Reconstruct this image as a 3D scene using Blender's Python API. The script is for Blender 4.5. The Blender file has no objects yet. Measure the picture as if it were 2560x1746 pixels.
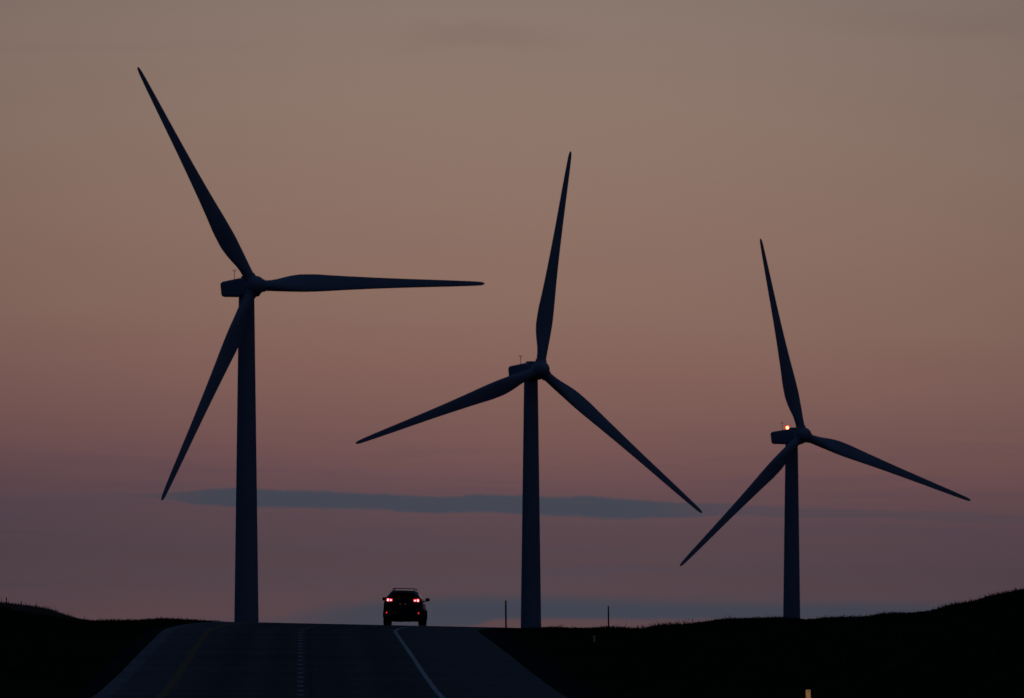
import bpy, bmesh, math, random
import numpy as np
from mathutils import Vector, Matrix
random.seed(4); rng = np.random.default_rng(7)
PI = math.pi; R = math.radians
scene = bpy.context.scene; C = scene.collection
F = 500/36*2560            # focal length in photo pixels
HY = 1540.0                # photo row of the level horizon

# ------------------------------------------------------------------ helpers
def mesh_obj(name, verts, faces, mat=None, parent=None, smooth=False, mats=None, mi=None):
    me = bpy.data.meshes.new(name)
    me.from_pydata([tuple(v) for v in verts], [], [tuple(f) for f in faces]); me.update()
    if mat: me.materials.append(mat)
    o = bpy.data.objects.new(name, me); C.objects.link(o)
    if parent: o.parent = parent
    if smooth:
        me.polygons.foreach_set('use_smooth', [True]*len(me.polygons))
    return o
def empty(name, loc=(0,0,0), rotz=0, rotx=0):
    o = bpy.data.objects.new(name, None); C.objects.link(o)
    o.location = loc; o.rotation_euler = (rotx,0,rotz); return o
def tag(o, label=None, cat=None, group=None, kind=None):
    if label: o['label'] = label
    if cat: o['category'] = cat
    if group: o['group'] = group
    if kind: o['kind'] = kind
    return o
class MB:
    def __init__(s): s.v=[]; s.f=[]
    def add(s, v, f):
        b=len(s.v); s.v += [tuple(p) for p in v]; s.f += [tuple(i+b for i in q) for q in f]
    def box(s, c, d, bev=0.0, M=None):
        x,y,z=[k/2 for k in d]
        if bev<=0:
            v=[(sx*x,sy*y,sz*z) for sx in(-1,1) for sy in(-1,1) for sz in(-1,1)]
            f=[(0,1,3,2),(4,6,7,5),(0,4,5,1),(2,3,7,6),(0,2,6,4),(1,5,7,3)]
        else:
            bm=bmesh.new(); bmesh.ops.create_cube(bm,size=1)
            for q in bm.verts: q.co=Vector((q.co.x*2*x,q.co.y*2*y,q.co.z*2*z))
            bmesh.ops.bevel(bm,geom=bm.edges[:],offset=bev,segments=3,affect='EDGES',profile=.5)
            bm.verts.index_update()
            v=[q.co[:] for q in bm.verts]; f=[[q.index for q in p.verts] for p in bm.faces]; bm.free()
        v=[Vector(p) for p in v]
        if M: v=[M@p for p in v]
        s.add([(p[0]+c[0],p[1]+c[1],p[2]+c[2]) for p in v], f)
    def loft(s, rings, cap=True):
        n=len(rings[0]); v=[p for r in rings for p in r]; f=[]
        for i in range(len(rings)-1):
            for k in range(n):
                a=i*n+k; b=i*n+(k+1)%n
                f.append((a,b,b+n,a+n))
        if cap:
            f.append(tuple(range(n-1,-1,-1))); f.append(tuple((len(rings)-1)*n+k for k in range(n)))
        s.add(v,f)
    def tube(s, pts, rad, n=12, cap=True):
        pts=[Vector(p) for p in pts]
        if not isinstance(rad,(list,tuple)): rad=[rad]*len(pts)
        rings=[]
        for i,p in enumerate(pts):
            d=(pts[min(i+1,len(pts)-1)]-pts[max(i-1,0)]).normalized()
            u=d.cross(Vector((0,0,1)))
            if u.length<1e-3: u=Vector((1,0,0))
            u.normalize(); w=u.cross(d)
            rings.append([p+rad[i]*(u*math.cos(2*PI*k/n)+w*math.sin(2*PI*k/n)) for k in range(n)])
        s.loft(rings,cap)
    def ball(s, c, r, nu=16, nv=10):
        if not isinstance(r,(tuple,list)): r=(r,r,r)
        rings=[]
        for j in range(1,nv):
            t=PI*j/nv
            rings.append([(c[0]+r[0]*math.sin(t)*math.cos(2*PI*k/nu), c[1]+r[1]*math.sin(t)*math.sin(2*PI*k/nu), c[2]-r[2]*math.cos(t)) for k in range(nu)])
        s.loft(rings,True)
    def build(s,name,mat=None,parent=None,smooth=False,angle=None):
        o=mesh_obj(name,s.v,s.f,mat,parent,smooth)
        bm=bmesh.new(); bm.from_mesh(o.data); bmesh.ops.recalc_face_normals(bm,faces=bm.faces)
        if smooth:
            for e in bm.edges:
                if len(e.link_faces)==2 and e.calc_face_angle(0)>R(angle or 40): e.smooth=False
        bm.to_mesh(o.data); bm.free()
        return o

# ------------------------------------------------------------------ materials
def mat(name, col, rough=.6, spec=.3, metal=0, var=.15, scale=3, emis=None, estr=0, coat=0, bump=0, stretch=None):
    m=bpy.data.materials.new(name); m.use_nodes=True; nt=m.node_tree; b=nt.nodes['Principled BSDF']
    b.inputs['Roughness'].default_value=rough; b.inputs['Metallic'].default_value=metal
    b.inputs['Specular IOR Level'].default_value=spec; b.inputs['Coat Weight'].default_value=coat
    tc=nt.nodes.new('ShaderNodeTexCoord'); mp=nt.nodes.new('ShaderNodeMapping'); nt.links.new(tc.outputs['Object'],mp.inputs[0])
    if stretch: mp.inputs['Scale'].default_value=stretch
    n=nt.nodes.new('ShaderNodeTexNoise'); n.inputs['Scale'].default_value=scale; n.inputs['Detail'].default_value=5
    nt.links.new(mp.outputs[0],n.inputs['Vector'])
    r=nt.nodes.new('ShaderNodeValToRGB'); nt.links.new(n.outputs['Fac'],r.inputs[0])
    r.color_ramp.elements[0].position=.3; r.color_ramp.elements[1].position=.7
    r.color_ramp.elements[0].color=tuple(c*(1-var) for c in col)+(1,); r.color_ramp.elements[1].color=tuple(min(1,c*(1+var)) for c in col)+(1,)
    nt.links.new(r.outputs[0],b.inputs['Base Color'])
    if emis: b.inputs['Emission Color'].default_value=(*emis,1); b.inputs['Emission Strength'].default_value=estr
    if bump:
        bp=nt.nodes.new('ShaderNodeBump'); bp.inputs['Strength'].default_value=bump; bp.inputs['Distance'].default_value=.02
        nt.links.new(n.outputs['Fac'],bp.inputs['Height']); nt.links.new(bp.outputs[0],b.inputs['Normal'])
    return m
M={}
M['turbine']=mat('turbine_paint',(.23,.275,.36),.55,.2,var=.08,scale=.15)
M['turbine_dark']=mat('turbine_rubber',(.08,.08,.09),.6,.2)
M['mast']=mat('mast_metal',(.12,.12,.12),.5,.3)
M['soil']=mat('grass_soil',(.016,.019,.010),.95,.0,var=.4,scale=.6)
M['grass']=mat('grass_blades',(.026,.032,.014),.9,.05,var=.5,scale=.4)
M['verge_grass']=mat('verge_grass',(.034,.044,.022),.9,.05,var=.6,scale=.12)
M['drygrass']=mat('dry_grass',(.17,.15,.11),.9,.05,var=.3,scale=.05)
M['gravel']=mat('gravel',(.024,.026,.028),.95,0,var=.35,scale=9)
M['white_line']=mat('white_road_paint',(.48,.48,.46),.8,.05,var=.3,scale=2.5)
M['worn_line']=mat('worn_road_paint',(.36,.36,.35),.85,.05,var=.3,scale=4)
M['yellow_line']=mat('yellow_road_paint',(.24,.165,.085),.85,.05,var=.25,scale=2)
M['post']=mat('post_steel',(.05,.055,.05),.8,.1,var=.3)
M['wood']=mat('post_wood',(.06,.05,.04),.9,.05,var=.3)
M['pale']=mat('pale_reflector',(.65,.5,.46),.22,.5,metal=.85,var=.12,scale=30)
M['amber']=mat('amber_reflector',(.56,.47,.30),.12,.5,metal=1,var=.15,scale=14)
M['yellow_refl']=mat('yellow_reflector',(.16,.13,.06),.3,.5,metal=.9,var=.15,scale=20)
M['paint']=mat('car_paint',(.006,.006,.007),.25,.4,var=.05,coat=.25)
M['trim']=mat('black_trim',(.01,.01,.01),.6,.3)
M['glass']=mat('dark_glass',(.004,.004,.005),.05,.5,var=.05)
M['rubber']=mat('tyre_rubber',(.012,.012,.012),.85,.2)
M['rim']=mat('alloy_rim',(.25,.25,.26),.35,.5,metal=.9)
M['roofmetal']=mat('roof_rail_metal',(.05,.05,.055),.4,.5)
M['plate']=mat('plate_paint',(.06,.06,.06),.5,.3)
M['lens']=mat('red_lens',(.3,.01,.01),.3,.4,emis=(1,.03,.045),estr=1.0)
M['bulb']=mat('lit_bulb',(.9,.7,.7),.3,.3,emis=(1,.42,.40),estr=3.2)
M['fog']=mat('lit_fog_lens',(.4,.02,.02),.3,.3,emis=(1,.03,.035),estr=.75)
M['platelamp']=mat('plate_lamp_lens',(.4,.35,.3),.3,.3,emis=(1,.55,.25),estr=.06)
M['navcore']=mat('beacon_bulb',(1,.8,.6),.3,.3,emis=(1,.60,.30),estr=18)
M['concrete']=mat('concrete',(.3,.3,.29),.9,.1)
def glass_red():
    m=bpy.data.materials.new('beacon_red_glass'); m.use_nodes=True; nt=m.node_tree; nt.nodes.clear()
    out=nt.nodes.new('ShaderNodeOutputMaterial'); a=nt.nodes.new('ShaderNodeAddShader')
    t=nt.nodes.new('ShaderNodeBsdfTransparent'); t.inputs[0].default_value=(1,.30,.16,1)
    e=nt.nodes.new('ShaderNodeEmission'); e.inputs[0].default_value=(1,.02,.01,1); e.inputs[1].default_value=.8
    nt.links.new(t.outputs[0],a.inputs[0]); nt.links.new(e.outputs[0],a.inputs[1]); nt.links.new(a.outputs[0],out.inputs[0])
    return m
M['navglass']=glass_red()

# ------------------------------------------------------------------ ground shape
def fine(xs, ys, step=1.0, sm=0):
    """smooth table: cubic hermite through the points, resampled"""
    xs=np.array(xs,float); ys=np.array(ys,float); h=np.diff(xs); d=np.diff(ys)/h
    m=np.zeros_like(ys); m[0]=d[0]; m[-1]=d[-1]
    for i in range(1,len(xs)-1):
        m[i]=0 if d[i-1]*d[i]<=0 else 2*d[i-1]*d[i]/(d[i-1]+d[i])
    X=np.arange(xs[0],xs[-1]+step,step); i=np.clip(np.searchsorted(xs,X,'right')-1,0,len(h)-1)
    t=np.clip((X-xs[i])/h[i],0,1)
    Y=(2*t**3-3*t**2+1)*ys[i]+(t**3-2*t**2+t)*h[i]*m[i]+(-2*t**3+3*t**2)*ys[i+1]+(t**3-t**2)*h[i]*m[i+1]
    if sm:
        k=np.exp(-np.linspace(-2.5,2.5,2*sm+1)**2/2); k/=k.sum(); Y=np.convolve(np.pad(Y,sm,'edge'),k,'valid')
    return X,Y
PROF=fine([-400,-40,0,150,250,320,367,417,469,510,540,560,575,590,610,625,650,670,700,750,850,1000,1300,1700,2269,2549,2833,4000,10000,60000],
          [-1.75,-1.75,-1.75,-2.3,-2.37,-2.25,-2.126,-1.785,-1.32,-.975,-.729,-.60,-.543,-.496,-.463,-.4485,-.481,-.537,-.67,-1.05,-2.2,-5,-10.5,-17,-26.5,-34.5,-43.5,-55,-75,-160],1.0)
def prof(d): return np.interp(d,*PROF)
SUP=fine([0,500,560,600,640,800,1200],[.004,.004,.009,.018,.021,.022,.01],2)
def sup(d): return np.interp(d,*SUP)
def road_x(d):
    d=np.asarray(d,float)
    a=-5.46-.0149*(d-367)
    s=np.clip(d-545,0,55); a=a+s*s/(2*1670)
    a=a+np.where(d>600,(d-600)*(55/1670),0)
    s=np.clip(d-600,0,900); a=a+s*s/(2*6500.)+np.where(d>1500,(d-1500)*900/6500.,0)
    return a
UW,UY,UL,UR=3.68,-3.6,-5.36,6.95
def road_h(d,u): return prof(d)-sup(d)*(u-3.75)
NEAR=fine([-4000,-1200,-300,0,100,200,270,330,420,500,590,700,1190,1300,1400,1500,1560,1620,1680,1720,1770,1840,1960,2020,2100,2200,2300,2345,2400,2430,2500,2560,2900,3600,6500],
          [1500,1440,1487,1523,1541,1557,1567,1566,1562,1560,1562,1565,1571.5,1573,1577,1583,1585,1583,1571,1564,1558,1555,1553,1554.5,1552.5,1546,1537,1531,1518,1511,1498,1484,1440,1420,1480],4,3)
DC=fine([-4000,0,600,1600,2100,2560,6500],[560,585,625,640,610,530,480],8)
FAR=fine([-4000,-800,0,50,100,150,200,260,320,500],[1480,1430,1517,1521,1530,1543,1554,1565,1580,1640],4,2)
def ss(a,b,x): 
    t=np.clip((x-a)/(b-a),0,1); return t*t*(3-2*t)
def gap(d): return -25.5*d/F-prof(d)
def hill(X,d):
    dd=np.maximum(d,1.0); px=1280+F*X/np.maximum(dd,80)
    yc=np.interp(px,*NEAR); dc=np.interp(px,*DC)
    k=1-ss(1.0,2.2,dd/dc)
    sl=-((yc-HY)*k+25.5*(1-k))*dd/F
    h=sl-gap(np.where(dd<1500,dd*(625/dc*k+(1-k)),dd))
    far=-(np.interp(px,*FAR)-HY)*dd/F-(dd-1300)**2/(2*9000.)
    w=ss(900,1100,dd)*(1-ss(1900,2300,dd))
    h=np.where((px<480)&(w>0),np.maximum(h,far*w+h*(1-w)),h)
    return np.where(dd<2300,h,prof(dd))
def terrain(X,d):
    X=np.asarray(X,float); d=np.asarray(d,float)
    u=X-road_x(d)
    out=np.maximum(UL-.2-u,u-UR-.2)                      # metres outside the pavement
    ditch=-.55*np.exp(-((out-7)/3.5)**2)*(1-ss(430,560,d))
    rh=road_h(d,np.clip(u,UL,UR))-.05
    rh=np.where((out<0),rh-.12,rh-.03*np.clip(out,0,2))
    rh=rh+.10*ss(1.0,4,out)*ss(480,560,d)*(u<0)
    knoll=.20*ss(1.2,4.5,out)*np.exp(-((d-688)/24)**2)*(u<0)*(X>-40)
    w=ss(1.2,11,out)*1.0
    H=hill(X,d)
    bump=.05*np.sin(X*1.3+d*.11)*np.sin(d*.23-X*.4)+.04*np.sin(X*3.1-d*.5)
    res=rh*(1-w)+(H+ditch)*w+knoll+bump*ss(1,5,out)*ss(200,400,d)
    far=ss(900,1500,d)
    return res*(1-far)+H*far
def W(d): return np.where(d<0,60.,np.sqrt(3600.+d*d))

# terrain sheet
px_cols=np.concatenate([np.arange(-200,2760,7.0)])
tin=(px_cols-1280)/F
def geo(a,b,n): return a*(b/a)**(np.arange(1,n+1)/n)
tR=geo(tin[-1],8,46); tL=-geo(-tin[0],8,46)[::-1]
T=np.concatenate([tL,tin,tR])
D=np.concatenate([[-300,-120,-40],np.arange(0,300,20),np.arange(300,520,5),np.arange(520,720,2.0),np.arange(720,1150,25),np.arange(1150,1500,12),np.arange(1500,3200,60),geo(3200,60000,24)])
TT,DD=np.meshgrid(T,D); XX=TT*W(DD); ZZ=terrain(XX,DD)
nr,nc=TT.shape
V=np.stack([XX.ravel(),DD.ravel(),ZZ.ravel()],1)
idx=np.arange(nr*nc).reshape(nr,nc)
Fc=np.stack([idx[:-1,:-1].ravel(),idx[:-1,1:].ravel(),idx[1:,1:].ravel(),idx[1:,:-1].ravel()],1)
g=mesh_obj('ground',V.tolist(),Fc.tolist(),M['soil'],smooth=True)
tag(g,'dark grassy prairie ground rising to the skyline on both sides',None,kind='structure')

# road
def strip(name,d0,d1,step,us,z,m,parent=None,skirt=0,uf=None):
    ds=np.unique(np.concatenate([np.arange(d0,d1,step),[d1]])); v=[];f=[]
    us=list(us); n=len(us)+(2 if skirt else 0)
    for d in ds:
        row=[(float(road_x(d)+u),float(d),float(road_h(d,u)+z)) for u in us]
        if skirt:
            a,b=row[0],row[-1]; row=[(a[0]-.06,a[1],a[2]-skirt)]+row+[(b[0]+.06,b[1],b[2]-skirt)]
        v+=row
    for i in range(len(ds)-1):
        for k in range(n-1):
            a=i*n+k; f.append((a,a+1,a+n+1,a+n))
    return mesh_obj(name,v,f,m,parent,smooth=(skirt==0))
def road_mat():
    m=bpy.data.materials.new('worn_asphalt'); m.use_nodes=True; nt=m.node_tree; b=nt.nodes['Principled BSDF']
    b.inputs['Roughness'].default_value=.95; b.inputs['Specular IOR Level'].default_value=.03
    at=nt.nodes.new('ShaderNodeAttribute'); at.attribute_name='across'
    rp=nt.nodes.new('ShaderNodeValToRGB'); nt.links.new(at.outputs['Fac'],rp.inputs[0])
    cr=rp.color_ramp; cr.interpolation='LINEAR'
    st=[(0,.20),(.03,.19),(.042,.135),(.14,.125),(.20,.105),(.26,.085),(.33,.11),(.38,.085),(.435,.105),(.452,.10),(.459,.06),(.467,.095),(.52,.085),(.58,.11),(.64,.085),(.725,.105),(.76,.115),(.85,.125),(1,.135)]
    while len(cr.elements)<len(st): cr.elements.new(.5)
    for e,(p,c) in zip(cr.elements,st): e.position=p; e.color=(c,c*1.0,c*1.02,1)
    tc=nt.nodes.new('ShaderNodeTexCoord')
    def noise(sc,scl,det=4):
        mp=nt.nodes.new('ShaderNodeMapping'); mp.inputs['Scale'].default_value=sc; nt.links.new(tc.outputs['Object'],mp.inputs[0])
        n=nt.nodes.new('ShaderNodeTexNoise'); n.inputs['Scale'].default_value=scl; n.inputs['Detail'].default_value=det
        nt.links.new(mp.outputs[0],n.inputs['Vector']); return n.outputs['Fac']
    def mr(v,lo,hi):
        q=nt.nodes.new('ShaderNodeMapRange'); q.inputs['From Min'].default_value=.3; q.inputs['From Max'].default_value=.7
        q.inputs['To Min'].default_value=lo; q.inputs['To Max'].default_value=hi; nt.links.new(v,q.inputs[0]); return q.outputs[0]
    a=mr(noise((.06,.22,1),1.0),.80,1.2); c=mr(noise((3,.35,1),1.0,6),.88,1.12)
    mu=nt.nodes.new('ShaderNodeMath'); mu.operation='MULTIPLY'; nt.links.new(a,mu.inputs[0]); nt.links.new(c,mu.inputs[1])
    vm=nt.nodes.new('ShaderNodeVectorMath'); vm.operation='SCALE'; nt.links.new(rp.outputs[0],vm.inputs[0]); nt.links.new(mu.outputs[0],vm.inputs['Scale'])
    nt.links.new(vm.outputs[0],b.inputs['Base Color'])
    return m
us=np.linspace(UL,UR,27)
road=strip('road',-60,1400,2.5,us,0,road_mat(),skirt=.35)
tag(road,'dark asphalt highway carriageway curving right over the crest',None,kind='structure')
at=road.data.attributes.new('across','FLOAT','POINT')
n=len(us)+2; row=np.concatenate([[0],(us-UL)/(UR-UL),[1]])
at.data.foreach_set('value',np.tile(row,len(road.data.vertices)//n).astype(np.float32))
strip('edge_line',-50,1390,2.0,(UW-.07,UW+.07),.004,M['white_line'],road)['label']='solid white edge line'
strip('edge_line',-50,1390,2.0,(UY-.12,UY+.12),.004,M['yellow_line'],road)['label']='faded yellow edge line'
d=250.0
while d<700:
    strip('lane_dash',d,d+2.9,1.0,(-.075,.085),.004,M['worn_line'],road); d+=10.2
# gravel verges
def verge(u0,u1,name):
    ds=np.concatenate([np.arange(-60,1000,3.0)]); v=[];f=[]
    k=7
    for d in ds:
        for j in range(k):
            u=u0+(u1-u0)*j/(k-1)+(.25*math.sin(d*.31)+.2*math.sin(d*.83))*(j==(k-1))*(1 if u1>u0 else -1)
            X=float(road_x(d)+u); q=j/(k-1); e=UR if u1>u0 else UL; zz=float(road_h(d,e))-.012; tt=float(terrain(X,d))+.02-.07*(j==k-1); v.append((X,float(d),zz*(1-min(1,q*2.5))+tt*min(1,q*2.5)))
    for i in range(len(ds)-1):
        for j in range(k-1):
            a=i*k+j; f.append((a,a+1,a+k+1,a+k))
    o=mesh_obj(name,v,f,M['gravel'],smooth=True); tag(o,None,None,kind='structure'); return o
verge(UR-.02,UR+1.3,'gravel_verge')['label']='dark gravel verge along the right edge of the road'
verge(UL+.02,UL-.7,'gravel_verge')['label']='narrow gravel verge along the left edge of the road'

# ------------------------------------------------------------------ grass (uncountable)
def blades(name,px0,px1,dlo,dhi,N,h0,h1,w,m,lab,dens=None):
    px=rng.uniform(px0,px1,N); dc=np.interp(px,*DC) if dlo<0 else 0
    d=dc+rng.uniform(dlo,dhi,N) if dlo<0 else rng.uniform(dlo,dhi,N)
    X=(px-1280)/F*d; u=X-road_x(d)
    out=np.maximum(UL-u,u-UR); keep=out>.7
    if dens is not None: keep&=rng.uniform(0,1,N)<dens(px)
    px,d,X,out=px[keep],d[keep],X[keep],out[keep]
    n=len(px); Z=terrain(X,d)
    patch=.55+.45*np.clip(.5+.35*np.sin(px*.045+2)+.3*np.sin(px*.021)+.3*np.sin(px*.13+d*.2),0,1.2)
    h=rng.uniform(h0,h1,n)*patch*np.clip(out/2.2,.35,1)
    tall=rng.uniform(0,1,n)>.992; h=np.where(tall,h*1.9,h)
    weed=np.exp(-((px-1655)/55)**2); h=h*(1+.9*weed*(rng.uniform(0,1,n)>.6))
    a=rng.uniform(0,PI,n); lean=rng.normal(0,.28,(n,2))*h[:,None]
    ww=w*rng.uniform(.6,1.4,n)
    b=np.stack([X,d,Z-.03],1); s=np.stack([np.cos(a)*ww,np.sin(a)*ww,0*ww],1)
    mid=b+np.stack([lean[:,0]*.3,lean[:,1]*.3,h*.6+.03],1)
    tip=b+np.stack([lean[:,0],lean[:,1],h+.03],1)
    v=np.stack([b-s,b+s,mid+s*.7,mid-s*.7,tip],1).reshape(-1,3)
    i=np.arange(n)*5
    me=bpy.data.meshes.new(name); me.vertices.add(n*5); me.vertices.foreach_set('co',v.ravel())
    loops=np.stack([i,i+1,i+2,i+3,i+3,i+2,i+4],1).ravel(); me.loops.add(n*7); me.loops.foreach_set('vertex_index',loops.astype(np.int32))
    st=np.stack([np.arange(n)*7,np.arange(n)*7+4],1).ravel(); me.polygons.add(n*2); me.polygons.foreach_set('loop_start',st.astype(np.int32))
    me.update(calc_edges=True); me.validate(); me.materials.append(m)
    o=bpy.data.objects.new(name,me); C.objects.link(o); return tag(o,lab,'grass',kind='stuff')
blades('grass',-300,2860,-75,55,230000,.05,.22,.012,M['grass'],'short dark roadside grass fringing the skyline beside the road')
blades('grass',-100,760,650,712,30000,.05,.17,.012,M['grass'],'dark grass on the low rise left of the road beyond the crest')
blades('hill_grass',-400,420,1180,1420,60000,.2,.6,.03,M['drygrass'],'paler dry grass on the far hill at the left')
blades('grass',-150,2700,300,545,90000,.10,.30,.02,M['verge_grass'],'rough dark grass on the banks either side of the road')
# seed-head weeds along the crest
mb=MB()
for k in range(150):
    px=random.choice([random.gauss(1655,45),random.uniform(270,590),random.uniform(1190,2560),random.gauss(1650,30)])
    d=float(np.interp(px,*DC))+random.uniform(-25,10); X=(px-1280)/F*d
    u=X-float(road_x(d))
    if UL-.8<u<UR+.8: continue
    z=float(terrain(X,d)); h=random.uniform(.14,.27)*(1.25 if abs(px-1655)<70 else .9); lx=random.gauss(0,.04)
    for q in range(random.randint(1,3)):
        lx=random.gauss(0,.05); hh=h*random.uniform(.7,1); x2=X+random.gauss(0,.04)
        mb.tube([(x2,d,z-.05),(x2+lx*.4,d,z+hh*.6),(x2+lx,d,z+hh)],[.006,.005,.003],4)
        mb.ball((x2+lx,d,z+hh),(.017,.017,.03),5,4)
        if random.random()<.6: mb.ball((x2+lx*.5+random.gauss(0,.02),d,z+hh*.6),(.03,.02,.02),5,4)
tag(mb.build('tall_weeds',M['grass']),'scattered seed-headed weeds standing along the crest','weeds',kind='stuff')

# ------------------------------------------------------------------ wind turbines
S=1/15.67
BL=[ # r, LE offset, TE offset, thickness, twist
 (1.1,.88,-.88,1.76,0),(1.9,.86,-.86,1.72,0),(2.8,.88,-.90,1.68,4),(4.0,.93,-1.08,1.5,9),(5.5,1.0,-1.45,1.2,13),(7.0,1.06,-1.75,.95,14),
 (8.5,1.10,-1.90,.75,13),(10.5,1.06,-1.88,.6,11),(13,.95,-1.70,.48,8.5),(16.5,.78,-1.47,.38,6),(21,.62,-1.22,.28,4),(26,.49,-.99,.2,2),(31,.40,-.80,.14,1),
 (35,.33,-.64,.1,0),(37.6,.27,-.52,.08,-.5),(39,.21,-.44,.06,-1),(39.7,.13,-.34,.04,-1),(40,.0,-.20,.03,-1)]
def blade_mesh():
    mb=MB(); n=28; rings=[]
    # smooth the stations with a table
    rr=[b[0] for b in BL]; cols=[fine(rr,[b[k] for b in BL],.1) for k in range(1,5)]
    for r in np.concatenate([np.arange(1.1,3,.5),np.arange(3,12,.6),np.arange(12,37,1.6),[37,38,38.7,39.2,39.6,39.85,40]]):
        le,te,th,tw=[float(np.interp(r,*c)) for c in cols]
        c=le-te; w=min(1,max(0,(r-2.2)/4.5)); w=w*w*(3-2*w); ring=[]
        for k in range(n):
            a=2*PI*k/n; ca,sa=math.cos(a),math.sin(a)
            # circle
            cx,cy=(le+te)/2+c/2*ca, th/2*sa
            # airfoil: LE at a=0
            t=(1-ca)/2; yt=5*(.2969*math.sqrt(max(t,0))-.126*t-.3516*t*t+.2843*t**3-.1036*t**4)
            ax,ay=le-c*t, th*yt*(1 if sa>0 else -1)
            x=cx*(1-w)+ax*w; y=cy*(1-w)+ay*w
            A=R(-tw); ring.append((x*math.cos(A)-y*math.sin(A), x*math.sin(A)+y*math.cos(A)-.00012*max(0,r-8)**2, r*1.001))
        rings.append(ring)
    mb.loft(rings); o=mb.build('blade',M['turbine'],None,True,50); me=o.data; bpy.data.objects.remove(o); return me
BM=blade_mesh()
def rrect(w,h,r,n=5,cz=0):
    p=[]
    for q,(sx,sz) in enumerate(((1,1),(-1,1),(-1,-1),(1,-1))):
        for k in range(n+1):
            a=PI/2*q+PI/2*k/n; p.append((sx*(w/2-r)+r*math.cos(a),cz+sz*(h/2-r)+r*math.sin(a)))
    return p
def turbine(hx,hy,Rs,th,al,tau,be,label,beacon,over=3.5,nshift=0.0):
    s=Rs/40; dist=F/s
    Xh=(hx-1280)/s; Zh=(HY-hy)/s; th=R(th)
    tx=Xh-over*math.sin(th); ty=dist+over*math.cos(th)
    zb=float(terrain(tx,ty))-.4; H=Zh-zb
    t=tag(empty('wind_turbine',(tx,ty,zb),th),label,'wind turbine','three wind turbines beyond the road')
    # tower with flange rings
    mb=MB(); top=H-1.75; n=40; rings=[]
    zs=[0,.4,.42]+[top*k/8 for k in range(1,9)]
    def rad(z): return 2.28-(2.28-1.25)*(z/top)
    for z in zs:
        rings.append([(rad(z)*math.cos(2*PI*k/n),rad(z)*math.sin(2*PI*k/n),z) for k in range(n)])
    mb.loft(rings)
    tw=mb.build('tower',M['turbine'],t,True)
    mb=MB(); mb.box((0,-2.26,2.6),(.95,.12,2.1),.04); mb.box((0,-2.9,.75),(1.3,1.5,.12)); mb.build('door',M['turbine_dark'],tw)
    for z in (top*.33,top*.66):
        mb=MB(); rings=[[((rad(z)+e)*math.cos(2*PI*k/n),(rad(z)+e)*math.sin(2*PI*k/n),z+dz) for k in range(n)] for e,dz in ((-.02,-.12),(.015,-.1),(.015,.1),(-.02,.12))]
        mb.loft(rings); mb.build('flange',M['turbine'],tw,True)
    mb=MB(); mb.loft([[ (r*math.cos(2*PI*k/n),r*math.sin(2*PI*k/n),z) for k in range(n)] for r,z in ((3.4,-.8),(3.4,.25),(3.1,.38))]); mb.build('foundation',M['concrete'],t)
    # nacelle: y from -1.9 (front) to 6.6 (rear)
    mb=MB(); rings=[]
    for y,w,zt,zbm,r in ((-2.1,2.9,1.2,-1.5,.9),(-1.8,3.2,1.32,-1.70,.6),(-.2,3.4,1.28,-1.76,.45),(2.2,3.35,1.10,-1.74,.42),(5.9,3.1,.84,-1.66,.36),(6.5,2.95,.72,-1.60,.42),(6.75,2.5,.45,-1.35,.5)):
        rings.append([(x,y+.22*(z-.8)*max(0,min(1,(y-4)/2)),z) for x,z in rrect(w,zt-zbm,r,5,(zt+zbm)/2)])
    mb.loft(rings)
    na=mb.build('nacelle',M['turbine'],t,True,35); na.location=(0,nshift,H)
    mb=MB(); mb.box((0,-1.2,1.35),(2.3,1.8,.46),.08); mb.build('hatch',M['turbine'],na,True)
    mb=MB(); mb.tube([(0,4.3,.8),(0,4.3,2.5)],.05,6); mb.tube([(-.2,4.3,2.62),(-.1,4.3,2.45),(.1,4.3,2.45),(.2,4.3,2.62)],.04,6)
    mb.ball((-.2,4.3,2.64),(.1,.1,.09),8,6); mb.ball((.2,4.3,2.64),(.1,.1,.09),8,6)
    mb.tube([(0,4.3,.9),(0,4.3,1.1)],.09,8)
    mb.build('wind_mast',M['mast'],na)
    if beacon:
        mb=MB(); mb.tube([(0,2.3,.95),(0,2.3,1.3)],[.26,.2],10)
        b=mb.build('aviation_light',M['mast'],na); b['label']='lit red aviation warning light'
        mb=MB(); mb.ball((0,2.3,1.6),.28,16,10); mb.build('bulb',M['navcore'],b,True)
        mb=MB(); mb.ball((0,2.3,1.6),.45,20,12); mb.build('lens',M['navglass'],b,True)
    # rotor
    a_t=R(tau); ax=Vector((0,-math.cos(a_t),math.sin(a_t))); e1=Vector((1,0,0)); e2=Vector((0,math.sin(a_t),math.cos(a_t)))
    hc=Vector((0,-over,0))
    mb=MB(); rings=[]
    for q,r in ((-2.05,.9),(-1.9,1.38),(-1.35,1.5),(-.9,1.56),(.7,1.54),(1.2,1.4),(1.75,1.12),(2.1,.62),(2.25,.15)):
        rings.append([hc+ax*q+r*(e1*math.cos(2*PI*k/28)+e2*math.sin(2*PI*k/28)) for k in range(28)])
    mb.loft(rings)
    hub=mb.build('hub',M['turbine'],t,True); hub.location=(0,0,H)
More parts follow.
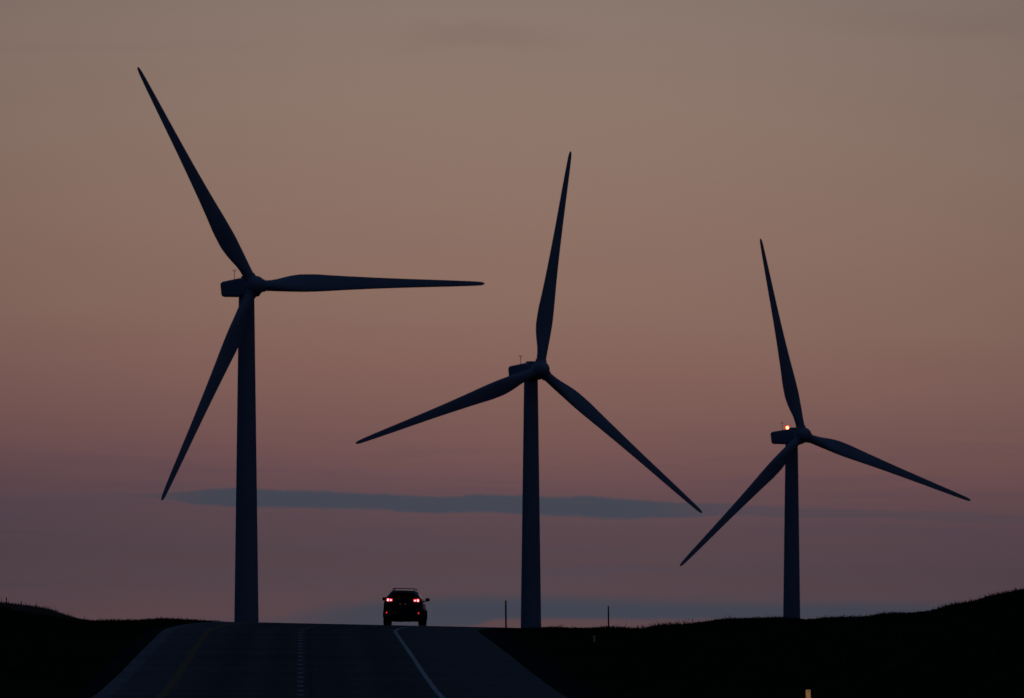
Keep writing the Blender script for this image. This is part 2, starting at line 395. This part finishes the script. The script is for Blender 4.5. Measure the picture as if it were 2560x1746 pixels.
    for k in range(3):
        A=R(al)+k*2*PI/3; bb=R(be)
        rad_=e1*math.sin(A)+e2*math.cos(A); x=e1*math.cos(A)-e2*math.sin(A)
        z=(rad_*math.cos(bb)+ax*math.sin(bb)).normalized(); y=z.cross(x).normalized()
        Mx=Matrix((x,y,z)).transposed().to_4x4(); Mx.translation=hc+Vector((0,0,H))
        o=bpy.data.objects.new('blade',BM); C.objects.link(o); o.parent=t; o.matrix_local=Mx
        mb=MB(); c0=hc+z*.9; c1=hc+z*1.75
        rings=[[p+r*(x*math.cos(2*PI*j/24)+y*math.sin(2*PI*j/24)) for j in range(24)] for p,r in ((hc+z*.7,1.0),(hc+z*1.72,1.0),(hc+z*1.75,.97),(hc+z*1.85,.94))]
        mb.loft(rings)
        for j in range(10):
            an=2*PI*j/10; p=hc+z*1.66+1.02*(x*math.cos(an)+y*math.sin(an)); mb.ball(p,.07,6,4)
        c=mb.build('blade_collar',M['turbine'],hub,True,60)
    return t
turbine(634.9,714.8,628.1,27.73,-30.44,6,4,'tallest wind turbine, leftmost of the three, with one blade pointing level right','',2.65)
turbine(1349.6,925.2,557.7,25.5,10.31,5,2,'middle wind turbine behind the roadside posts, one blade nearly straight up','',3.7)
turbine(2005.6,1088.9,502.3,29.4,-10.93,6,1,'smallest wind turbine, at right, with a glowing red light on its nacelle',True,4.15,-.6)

# ------------------------------------------------------------------ car seen from behind
def make_car():
    # stations: y, half width, belt z, roof z, roof half width, bottom z
    def ring(y,w,zb,belt,roof,rw,rake=0):
        sh=roof-belt
        P=[(0,zb),(w*.55,zb),(w*.84,zb+.02),(w*.93,zb+.10),(w*.975,zb+.28),(w*1.0,zb+.46),(w*.995,belt-.26),(w*.955,belt-.10),(w*.90,belt),
           (w*.9*.68+rw*.32,belt+sh*.30),(w*.9*.36+rw*.64,belt+sh*.60),(rw*1.0+w*.03,belt+sh*.84),(rw*.93,belt+sh*.95),(rw*.72,roof-.005),(rw*.35,roof+.012),(0,roof+.016)]
        q=lambda z: y+max(0,z-belt)*rake
        L=[(x,q(z),z) for x,z in P]; Rr=[(-x,q(z),z) for x,z in P[1:-1]][::-1]
        return L+Rr
    st=[(0.0,.865,.30,1.28,1.60,.53,.75),(.06,.90,.27,1.29,1.625,.53,.72),(.30,.925,.26,1.29,1.648,.575,.60),(.75,.935,.26,1.27,1.665,.60,.25),(1.4,.935,.26,1.25,1.672,.61,0),(2.2,.93,.26,1.22,1.672,.61,0),
        (2.8,.93,.26,1.18,1.63,.60,-.1),(3.3,.93,.26,1.14,1.42,.60,-.2),(3.7,.925,.26,1.10,1.16,.64,0),(4.2,.90,.26,1.03,1.07,.66,0),(4.6,.84,.28,.92,.95,.62,0),(4.76,.72,.34,.78,.82,.55,0)]
    rings=[ring(*s) for s in st]
    mb=MB(); n=len(rings[0]); v=[p for r in rings for p in r]; f=[]
    for i in range(len(rings)-1):
        for k in range(n): a=i*n+k; b=i*n+(k+1)%n; f.append((a,b,b+n,a+n))
    def cap(i,flip):
        b=i*n; m=15
        q=[(b+1,b+0,b+n-1)]
        for k in range(1,m-1): q.append((b+k,b+n-k,b+n-k-1,b+k+1))
        q.append((b+m-1,b+m+1,b+m))
        return [tuple(reversed(t)) for t in q] if flip else q
    f+=cap(0,False)+cap(len(rings)-1,True)
    car=tag(empty('car'),'dark sport utility vehicle with lit red tail lights driving away over the crest','car')
    mb.v=v; mb.f=f
    body=mb.build('body',M['paint'],car,True,35)
    # rear window: patch following the raked tailgate
    r0=rings[0]
    def rw(k,sx,inset,off):
        p=r0[k]; return ((p[0]-inset)*sx,p[1]-off,p[2])
    mb=MB(); vv=[];ff=[]
    ks=[8,9,10,11,12]; ins=[.06,.03,.015,.015,.04]
    for k,i_ in zip(ks,ins):
        z=r0[k][2]+(.02 if k==8 else 0)
        for j in range(7):
            t=-1+2*j/6; vv.append(((r0[k][0]-i_)*t,r0[k][1]-.014+.05*abs(t)**3*.4,z))
    for a in range(4):
        for j in range(6): b=a*7+j; ff.append((b,b+1,b+8,b+7))
    mb.add(vv,ff); win=mb.build('rear_window',M['glass'],car,True)
    mb=MB(); mb.tube([(0,-.03,1.30),(-.02,-.035,1.33),(.30,.0,1.40)],.009,6); mb.ball((0,-.03,1.30),.03,8,6); mb.build('wiper',M['trim'],win)
    mb=MB(); mb.box((0,.10,1.655),(1.02,.26,.035),.015); mb.build('spoiler',M['paint'],car,True)
    # side windows
    for sx in (-1,1):
        for (i0,i1) in ((2,3),(3,5),(5,7)):
            vv=[];ff=[]
            cols=[]
            for i in range(i0,i1+1):
                rr=rings[i]; cols.append([((rr[k][0]+.006)*sx,rr[k][1],rr[k][2]) for k in (8,9,10,11)])
            for a,c in enumerate(cols):
                sh=(.05 if a==0 else (-.05 if a==len(cols)-1 else 0))
                for q,p in enumerate(c): vv.append((p[0],p[1]+sh,p[2]+(.03 if q==0 else (-.02 if q==3 else 0))))
            for a in range(len(cols)-1):
                for q in range(3): b=a*4+q; ff.append((b,b+1,b+5,b+4))
            mb=MB(); mb.add(vv,ff); mb.build('side_window',M['glass'],car,True)
    # bumper, exhaust, underside
    mb=MB(); mb.box((0,.05,.47),(1.70,.22,.30),.07); mb.box((0,.12,.30),(1.45,.22,.12),.04); mb.build('bumper',M['trim'],car,True)
    mb=MB(); mb.box((.22,.5,.27),(.34,.5,.14),.06); mb.tube([(.42,.0,.27),(.42,.5,.27)],.032,10); mb.build('exhaust',M['trim'],car,True)
    mb=MB(); mb.box((0,2.4,.27),(1.3,3.6,.10),.03); mb.box((-.25,1.0,.24),(.55,.6,.10),.04); mb.build('underbody',M['trim'],car)
    # lamps
    for sx in (-1,1):
        mb=MB(); vv=[]
        mb.box((sx*.572,-.012,1.212),(.165,.06,.135),.028); mb.box((sx*.705,.012,1.217),(.165,.07,.150),.03)
        tl=mb.build('tail_light',M['lens'],car,True)
        for bx,bz,s in ((.572,1.205,.036),(.70,1.232,.036),(.71,1.185,.032)):
            mb=MB(); mb.ball((sx*bx,-.036 if bx<.6 else -.018,bz),(s*1.25,.02,s*.85),12,8); mb.build('bulb',M['bulb'],tl,True)
        mb=MB(); mb.ball((sx*.755,-.055,.615),(.034,.02,.045),12,8); mb.build('bumper_light',M['fog'],car,True)
        mb=MB(); mb.box((sx*.125,-.03,1.035),(.055,.03,.035),.01); mb.build('plate_lamp',M['platelamp'],car,True)
        # mirror
        mb=MB(); mb.box((sx*1.02,2.85,1.265),(.20,.10,.155),.045); mb.box((sx*.90,2.85,1.19),(.14,.07,.05),.02); mb.build('side_mirror',M['trim'],car,True)
        # roof rail
        mb=MB(); mb.tube([(sx*.50,.55,1.66),(sx*.51,.62,1.735),(sx*.52,.8,1.745),(sx*.52,2.3,1.745),(sx*.51,2.5,1.70)],.018,8)
        mb.build('roof_rail',M['roofmetal'],car,True)
        for y in (.95,3.83):
            mb=MB(); rings2=[]
            for q,r in ((-.115,.24),(-.115,.32),(-.09,.355),(.09,.355),(.115,.32),(.115,.24)):
                rings2.append([(sx*.825+q,y+r*math.cos(2*PI*k/28),.36+r*math.sin(2*PI*k/28)) for k in range(28)])
            w=empty('wheel'); w.parent=car
            mb.loft(rings2); mb.build('tyre',M['rubber'],w,True,30)
            mb=MB(); mb.loft([[(sx*.825+sx*q,y+r*math.cos(2*PI*k/24),.36+r*math.sin(2*PI*k/24)) for k in range(24)] for q,r in ((.05,.235),(.119,.235),(.10,.20),(.09,.05),(.11,.04))]); mb.build('rim',M['rim'],w,True,30)
            if sx*0==0:
                mb=MB(); arc=[(sx*.937,y+.40*math.cos(R(a)),.36+.40*math.sin(R(a))) for a in range(-5,186,12)]
                mb.tube(arc,.022,6); mb.build('arch_trim',M['trim'],car,True)
    for y in (.80,1.9):
        mb=MB(); mb.tube([(-.52,y,1.745),(-.45,y,1.768),(.45,y,1.768),(.52,y,1.745)],.017,8); mb.build('crossbar',M['roofmetal'],car,True)
    mb=MB(); mb.box((0,-.024,.965),(.31,.02,.155),.008); mb.build('licence_plate',M['plate'],car)
    mb=MB(); mb.box((0,-.02,1.075),(.55,.05,.05),.015); mb.build('tailgate_handle',M['trim'],car,True)
    for y in (1.55,2.6):
        for sx in (-1,1):
            mb=MB(); mb.box((sx*.945,y,1.02),(.03,.2,.035),.01); mb.build('door_handle',M['paint'],car,True)
    return car
car=make_car()
cd=670.0; cx=(1006-1280)*cd/F; cu=cx-float(road_x(cd)); roll=float(np.arctan(sup(cd)))
car.location=(cx,cd,float(road_h(cd,cu))+.005); car.rotation_euler=(0,0,-R(2.5))
pitch=math.atan((float(prof(cd+3.8))-float(prof(cd+.9)))/2.9)
car.rotation_mode='QUATERNION'
car.rotation_quaternion=(Matrix.Rotation(-R(2.5),3,'Z')@Matrix.Rotation(pitch,3,'X')@Matrix.Rotation(roll,3,'Y')).to_quaternion()

# ------------------------------------------------------------------ roadside posts
FACE=R(21)
def marker(px,ytop,d,w,hh,refl,label):
    X=(px-1280)*d/F; zt=(HY-ytop)*d/F; zb=float(terrain(X,d))-.05; H=zt-zb
    t=tag(empty('marker_post',(X,d,zb),FACE,-R(1.9)),label,'marker post','roadside marker posts')
    mb=MB(); x=w/2
    prof_=[(-x,-.012),(-x*.45,-.012),(-x*.3,.02),(x*.3,.02),(x*.45,-.012),(x,-.012),(x,-.004),(x*.5,-.004),(x*.36,.03),(-x*.36,.03),(-x*.5,-.004),(-x,-.004)]
    mb.loft([[(a,b,z) for a,b in prof_] for z in (0,H)]); mb.build('post',M['post'],t)
    mb=MB(); mb.box((0,-.02,H-hh/2+.004),(w*1.08,.012,hh),.003); mb.build('reflector',refl,t)
    return t
marker(1265,1502,640,.078,.20,M['yellow_refl'],'dark thin post with yellow top beside the road edge, nearest the car')
marker(1521.5,1515,680,.072,.17,M['yellow_refl'],'dark thin post on the crest between the middle and right turbines')
# pale plate marker among the grass
d=480.0; X=(1486-1280)*d/F; zb=float(terrain(X,d))-.05; zt=(HY-1589)*d/F
t=tag(empty('reflector_post',(X,d,zb),FACE,-R(1.9)),'short post with small pale plate in the dark grass below the skyline','marker post','roadside marker posts')
mb=MB(); mb.box((0,.01,(zt-zb-.01)/2),(.045,.02,zt-zb-.01),.003); mb.build('post',M['post'],t)
mb=MB(); mb.box((0,-.006,zt-zb-.115),(.085,.008,.23),.003); mb.build('reflector',mat('dull_reflector',(.26,.24,.26),.3,.5,metal=.8,var=.1,scale=20),t)
# flat amber delineator cut by the bottom edge of the picture
d=284.0; X=(2021.5-1280)*d/F; zb=float(terrain(X,d))-.05; zt=(HY-1725)*d/F; H=zt-zb; w=.1
t=tag(empty('delineator',(X,d,zb),FACE,-R(1.9)),'flat pale amber delineator with a bolt hole in its top, lit in the foreground','delineator')
hz=H-.034; hr=.0155; n=24; v=[]; f=[]
def rr_out(a):
    c,s=math.cos(a),math.sin(a); hx=w/2; hb=.034
    k=min(hx/abs(c) if abs(c)>1e-6 else 9, hb/abs(s) if abs(s)>1e-6 else 9)
    return (c*k, hz+s*k)
for yy in (-.006,.006):
    for k in range(n):
        a=2*PI*(k+.5)/n; v.append((hr*math.cos(a),yy,hz+hr*math.sin(a)))
    for k in range(n):
        a=2*PI*(k+.5)/n; x,z=rr_out(a); v.append((x,yy,z))
for side in (0,1):
    o=side*2*n
    for k in range(n):
        q=(o+k,o+(k+1)%n,o+n+(k+1)%n,o+n+k); f.append(q if side else q[::-1])
for k in range(n):
    f.append((k,(k+1)%n,2*n+(k+1)%n,2*n+k)); f.append((n+k,3*n+k,3*n+(k+1)%n,n+(k+1)%n))
mb=MB(); mb.add(v,f)
mb.box((0,0,(hz-.034)/2),(w,.012,hz-.034))
bd=mb.build('board',M['amber'],t)
mb=MB(); mb.box((0,-.010,H-.30),(w*.94,.006,.16),.002); mb.build('reflective_band',M['yellow_refl'],t)
# far fence posts on the left hill
for i,(px,yt) in enumerate(((16,1494),(53.5,1504),(92,1514),(128,1524))):
    d=1395.0+i*9; X=(px-1280)*d/F; zb=float(terrain(X,d))-.2; zt=(HY-yt)*d/F
    mb=MB(); mb.tube([(0,0,0),(.02,0,(zt-zb)*.5),(0,0,zt-zb)],[.07,.062,.055],8)
    o=mb.build('fence_post',M['wood'],None,True); o.location=(X,d,zb)
    tag(o,['leftmost and tallest thin fence post on the far left hill','second thin fence post from the left edge, on the far hill','third thin fence post from the left edge, on the far hill','lowest and rightmost fence post, barely above the far hill grass'][i],'fence post','fence posts on the far hill')

# ------------------------------------------------------------------ sky
w=bpy.data.worlds.new('World'); scene.world=w; w.use_nodes=True; nt=w.node_tree; nt.nodes.clear(); L=nt.links
def N(t): return nt.nodes.new(t)
def m(op,a,b=None,c=None,clamp=False):
    q=N('ShaderNodeMath'); q.operation=op; q.use_clamp=clamp
    for i,x in enumerate((a,b,c)):
        if x is None: continue
        if isinstance(x,(int,float)): q.inputs[i].default_value=x
        else: L.new(x,q.inputs[i])
    return q.outputs[0]
def sstep(v,a,b,to0=0,to1=1):
    q=N('ShaderNodeMapRange'); q.interpolation_type='SMOOTHSTEP'
    for i,x in zip((1,2,3,4),(a,b,to0,to1)): q.inputs[i].default_value=x
    L.new(v,q.inputs[0]); return q.outputs[0]
def curve(v,a,b,pts):
    q=N('ShaderNodeMapRange'); q.inputs[1].default_value=a; q.inputs[2].default_value=b; L.new(v,q.inputs[0])
    fc=N('ShaderNodeFloatCurve'); cm=fc.mapping.curves[0]
    while len(cm.points)<len(pts): cm.points.new(.5,.5)
    for p,(x,y) in zip(cm.points,pts): p.location=((x-a)/(b-a),y); p.handle_type='AUTO_CLAMPED'
    fc.mapping.update(); L.new(q.outputs[0],fc.inputs['Value']); return fc.outputs[0]
def mixc(f,a,b):
    q=N('ShaderNodeMix'); q.data_type='RGBA'
    for i,x in ((0,f),(6,a),(7,b)):
        if isinstance(x,(int,float)): q.inputs[i].default_value=x
        elif isinstance(x,tuple): q.inputs[i].default_value=(*x,1)
        else: L.new(x,q.inputs[i])
    return q.outputs[2]
tc=N('ShaderNodeTexCoord'); sp=N('ShaderNodeSeparateXYZ'); L.new(tc.outputs['Generated'],sp.inputs[0])
x,y,z=sp.outputs
el=m('MULTIPLY',m('ARCSINE',z),57.2958); az=m('MULTIPLY',m('ARCTAN2',x,y),57.2958)
def noise(sx,sz,det=4,off=0):
    cb=N('ShaderNodeCombineXYZ'); L.new(m('MULTIPLY',az,sx),cb.inputs[0]); L.new(m('MULTIPLY',el,sz),cb.inputs[1]); cb.inputs[2].default_value=off
    n_=N('ShaderNodeTexNoise'); n_.inputs['Scale'].default_value=1; n_.inputs['Detail'].default_value=det; L.new(cb.outputs[0],n_.inputs['Vector'])
    return m('SUBTRACT',n_.outputs['Fac'],.5)
def lin(c): return tuple(((k/255+.055)/1.055)**2.4 if k>10 else k/255/12.92 for k in c)
warp=m('MULTIPLY',noise(.8,5,3,1.3),.09)
elw=m('ADD',m('ADD',el,warp),m('MULTIPLY',az,.034))
rp=N('ShaderNodeValToRGB'); q=N('ShaderNodeMapRange'); q.inputs[1].default_value=-.1; q.inputs[2].default_value=2.7; L.new(elw,q.inputs[0]); L.new(q.outputs[0],rp.inputs[0])
SKY=[(1563,(92,71,75)),(1500,(87,70,76)),(1400,(86,69,75)),(1300,(92,72,79)),(1215,(104,77,81)),(1150,(115,83,83)),(1060,(123,90,86)),(940,(132,98,91)),(800,(138,107,96)),(600,(142,113,101)),(380,(143,118,106)),(180,(142,120,109)),(0,(138,120,110)),(-130,(132,118,109))]
cr=rp.color_ramp; cr.interpolation='B_SPLINE' if False else 'EASE'; cr.interpolation='LINEAR'
while len(cr.elements)<len(SKY): cr.elements.new(.5)
for e,(yy,c) in zip(cr.elements,SKY): e.position=((1540-yy)/620.6+.1)/2.8; e.color=(*lin(c),1)
front=rp.outputs[0]
# thin streaks
stk=m('MULTIPLY',m('ABSOLUTE',noise(.9,16,4,7.7)),1.0)
streak=m('MULTIPLY',sstep(stk,.04,.16),sstep(el,.9,.55))
front=mixc(m('MULTIPLY',streak,.13),front,lin((74,68,84)))
up=m('MULTIPLY',sstep(noise(.55,9,3,3.1),.04,.2),sstep(el,1.0,2.2))
front=mixc(m('MULTIPLY',up,.09),front,lin((122,104,98)))
# cloud bands (degrees of azimuth / elevation)
CL=lin((66,71,82))
edge=m('MULTIPLY',noise(3.0,6,5,0.4),.036)
edge=m('ADD',edge,m('MULTIPLY',noise(9,22,4,0.9),.022))
c1=m('SUBTRACT',.446,m('MULTIPLY',az,.027))
th=m('MULTIPLY',curve(az,-1.8,2.4,[(-1.8,0),(-1.55,.08),(-1.3,.36),(-1.15,.6),(-.45,.5),(.1,.62),(.35,.66),(.6,.56),(.9,.36),(1.2,.26),(1.9,.28),(2.4,0)]),.058)
dd=m('SUBTRACT',m('ADD',el,edge),c1)
ad=m('DIVIDE',m('ABSOLUTE',dd),m('ADD',th,.0015))
mask1=m('MULTIPLY',sstep(ad,1.25,.80),curve(az,-1.8,2.4,[(-1.8,0),(-1.5,.3),(-1.28,.85),(-1.1,1),(.4,1),(.7,.8),(.95,.5),(1.3,.38),(1.9,.25),(2.4,0)]))
front=mixc(m('MULTIPLY',mask1,.93),front,lin((66,71,83)))
top2=curve(az,-1.3,2.4,[(-1.3,.0),(-1.03,.02),(-.84,.22),(-.61,.42),(-.42,.50),(-.27,.57),(0,.60),(.4,.53),(.9,.45),(1.4,.42),(1.9,.38),(2.4,.35)])
top2=m('MULTIPLY',top2,.145)
e2=m('ADD',el,m('MULTIPLY',edge,.5))
tm=m('SUBTRACT',top2,e2)
a2=sstep(tm,-.022,.045)
botl=curve(az,-1.3,2.4,[(-1.3,.3),(-.9,.3),(-.5,.1),(-.2,.15),(-.05,.75),(.1,.8),(2.4,.8)])
bot=m('SUBTRACT',m('MULTIPLY',botl,.05),.053)
b2=sstep(m('SUBTRACT',e2,bot),-.012,.014)
mask2=m('MULTIPLY',m('MULTIPLY',a2,b2),curve(az,-1.3,2.4,[(-1.3,0),(-1.05,.25),(-.8,.6),(-.5,.9),(.4,.95),(.9,.9),(1.9,.85),(2.4,.7)]))
front=mixc(m('MULTIPLY',mask2,.95),front,lin((63,69,82)))
w1=m('MULTIPLY',sstep(m('ABSOLUTE',m('ADD',m('SUBTRACT',el,.185),edge)),.02,.004),sstep(m('ABSOLUTE',m('SUBTRACT',az,.42)),.4,.1))
front=mixc(m('MULTIPLY',w1,.35),front,lin((76,70,82)))
w2=m('MULTIPLY',sstep(m('ABSOLUTE',m('ADD',m('SUBTRACT',el,2.33),m('MULTIPLY',edge,2.5))),.07,.01),sstep(m('ABSOLUTE',m('ADD',az,.12)),.5,.05))
front=mixc(m('MULTIPLY',w2,.28),front,lin((128,105,99)))
w3=m('MULTIPLY',sstep(m('ABSOLUTE',m('ADD',m('SUBTRACT',el,2.40),m('MULTIPLY',edge,2.5))),.09,.01),sstep(m('ABSOLUTE',m('SUBTRACT',az,1.75)),.7,.1))
front=mixc(m('MULTIPLY',w3,.16),front,lin((122,105,96)))
# dim blue rest of the dusk sky
base=mixc(sstep(el,0,55),(.0028,.0072,.022),(.018,.034,.070))
az0=m('ADD',az,.0)
g=m('POWER',2.71828,m('MULTIPLY',m('MULTIPLY',az0,az0),-1/26.))
side=m('MULTIPLY',g,sstep(el,9,2.2))
col=mixc(side,base,front)
bg=N('ShaderNodeBackground'); L.new(col,bg.inputs[0]); bg.inputs[1].default_value=1.0
out=N('ShaderNodeOutputWorld'); L.new(bg.outputs[0],out.inputs[0])

# low warm lamp added behind the camera, to the right, for the post reflectors
sl=bpy.data.lights.new('post_fill_sun','SUN'); sl.energy=.012; sl.angle=R(11); sl.color=(1,.62,.36)
so=bpy.data.objects.new('post_fill_sun',sl); C.objects.link(so)
so.rotation_euler=Vector((math.sin(R(42)),-math.cos(R(42)),math.tan(R(3.2)))).to_track_quat('Z','Y').to_euler()

# ------------------------------------------------------------------ camera
cam=bpy.data.cameras.new('camera'); co=bpy.data.objects.new('camera',cam); C.objects.link(co)
cam.lens=500; cam.sensor_width=36; cam.clip_start=1; cam.clip_end=200000
cam.dof.use_dof=True; cam.dof.focus_distance=670; cam.dof.aperture_fstop=11; co.location=(0,0,0); co.rotation_euler=(PI/2+math.atan((HY-873)/F),0,0)
scene.camera=co
scene.view_settings.view_transform='Standard'; scene.view_settings.look='None'; scene.view_settings.exposure=0; scene.view_settings.gamma=1
scene.cycles.max_bounces=5
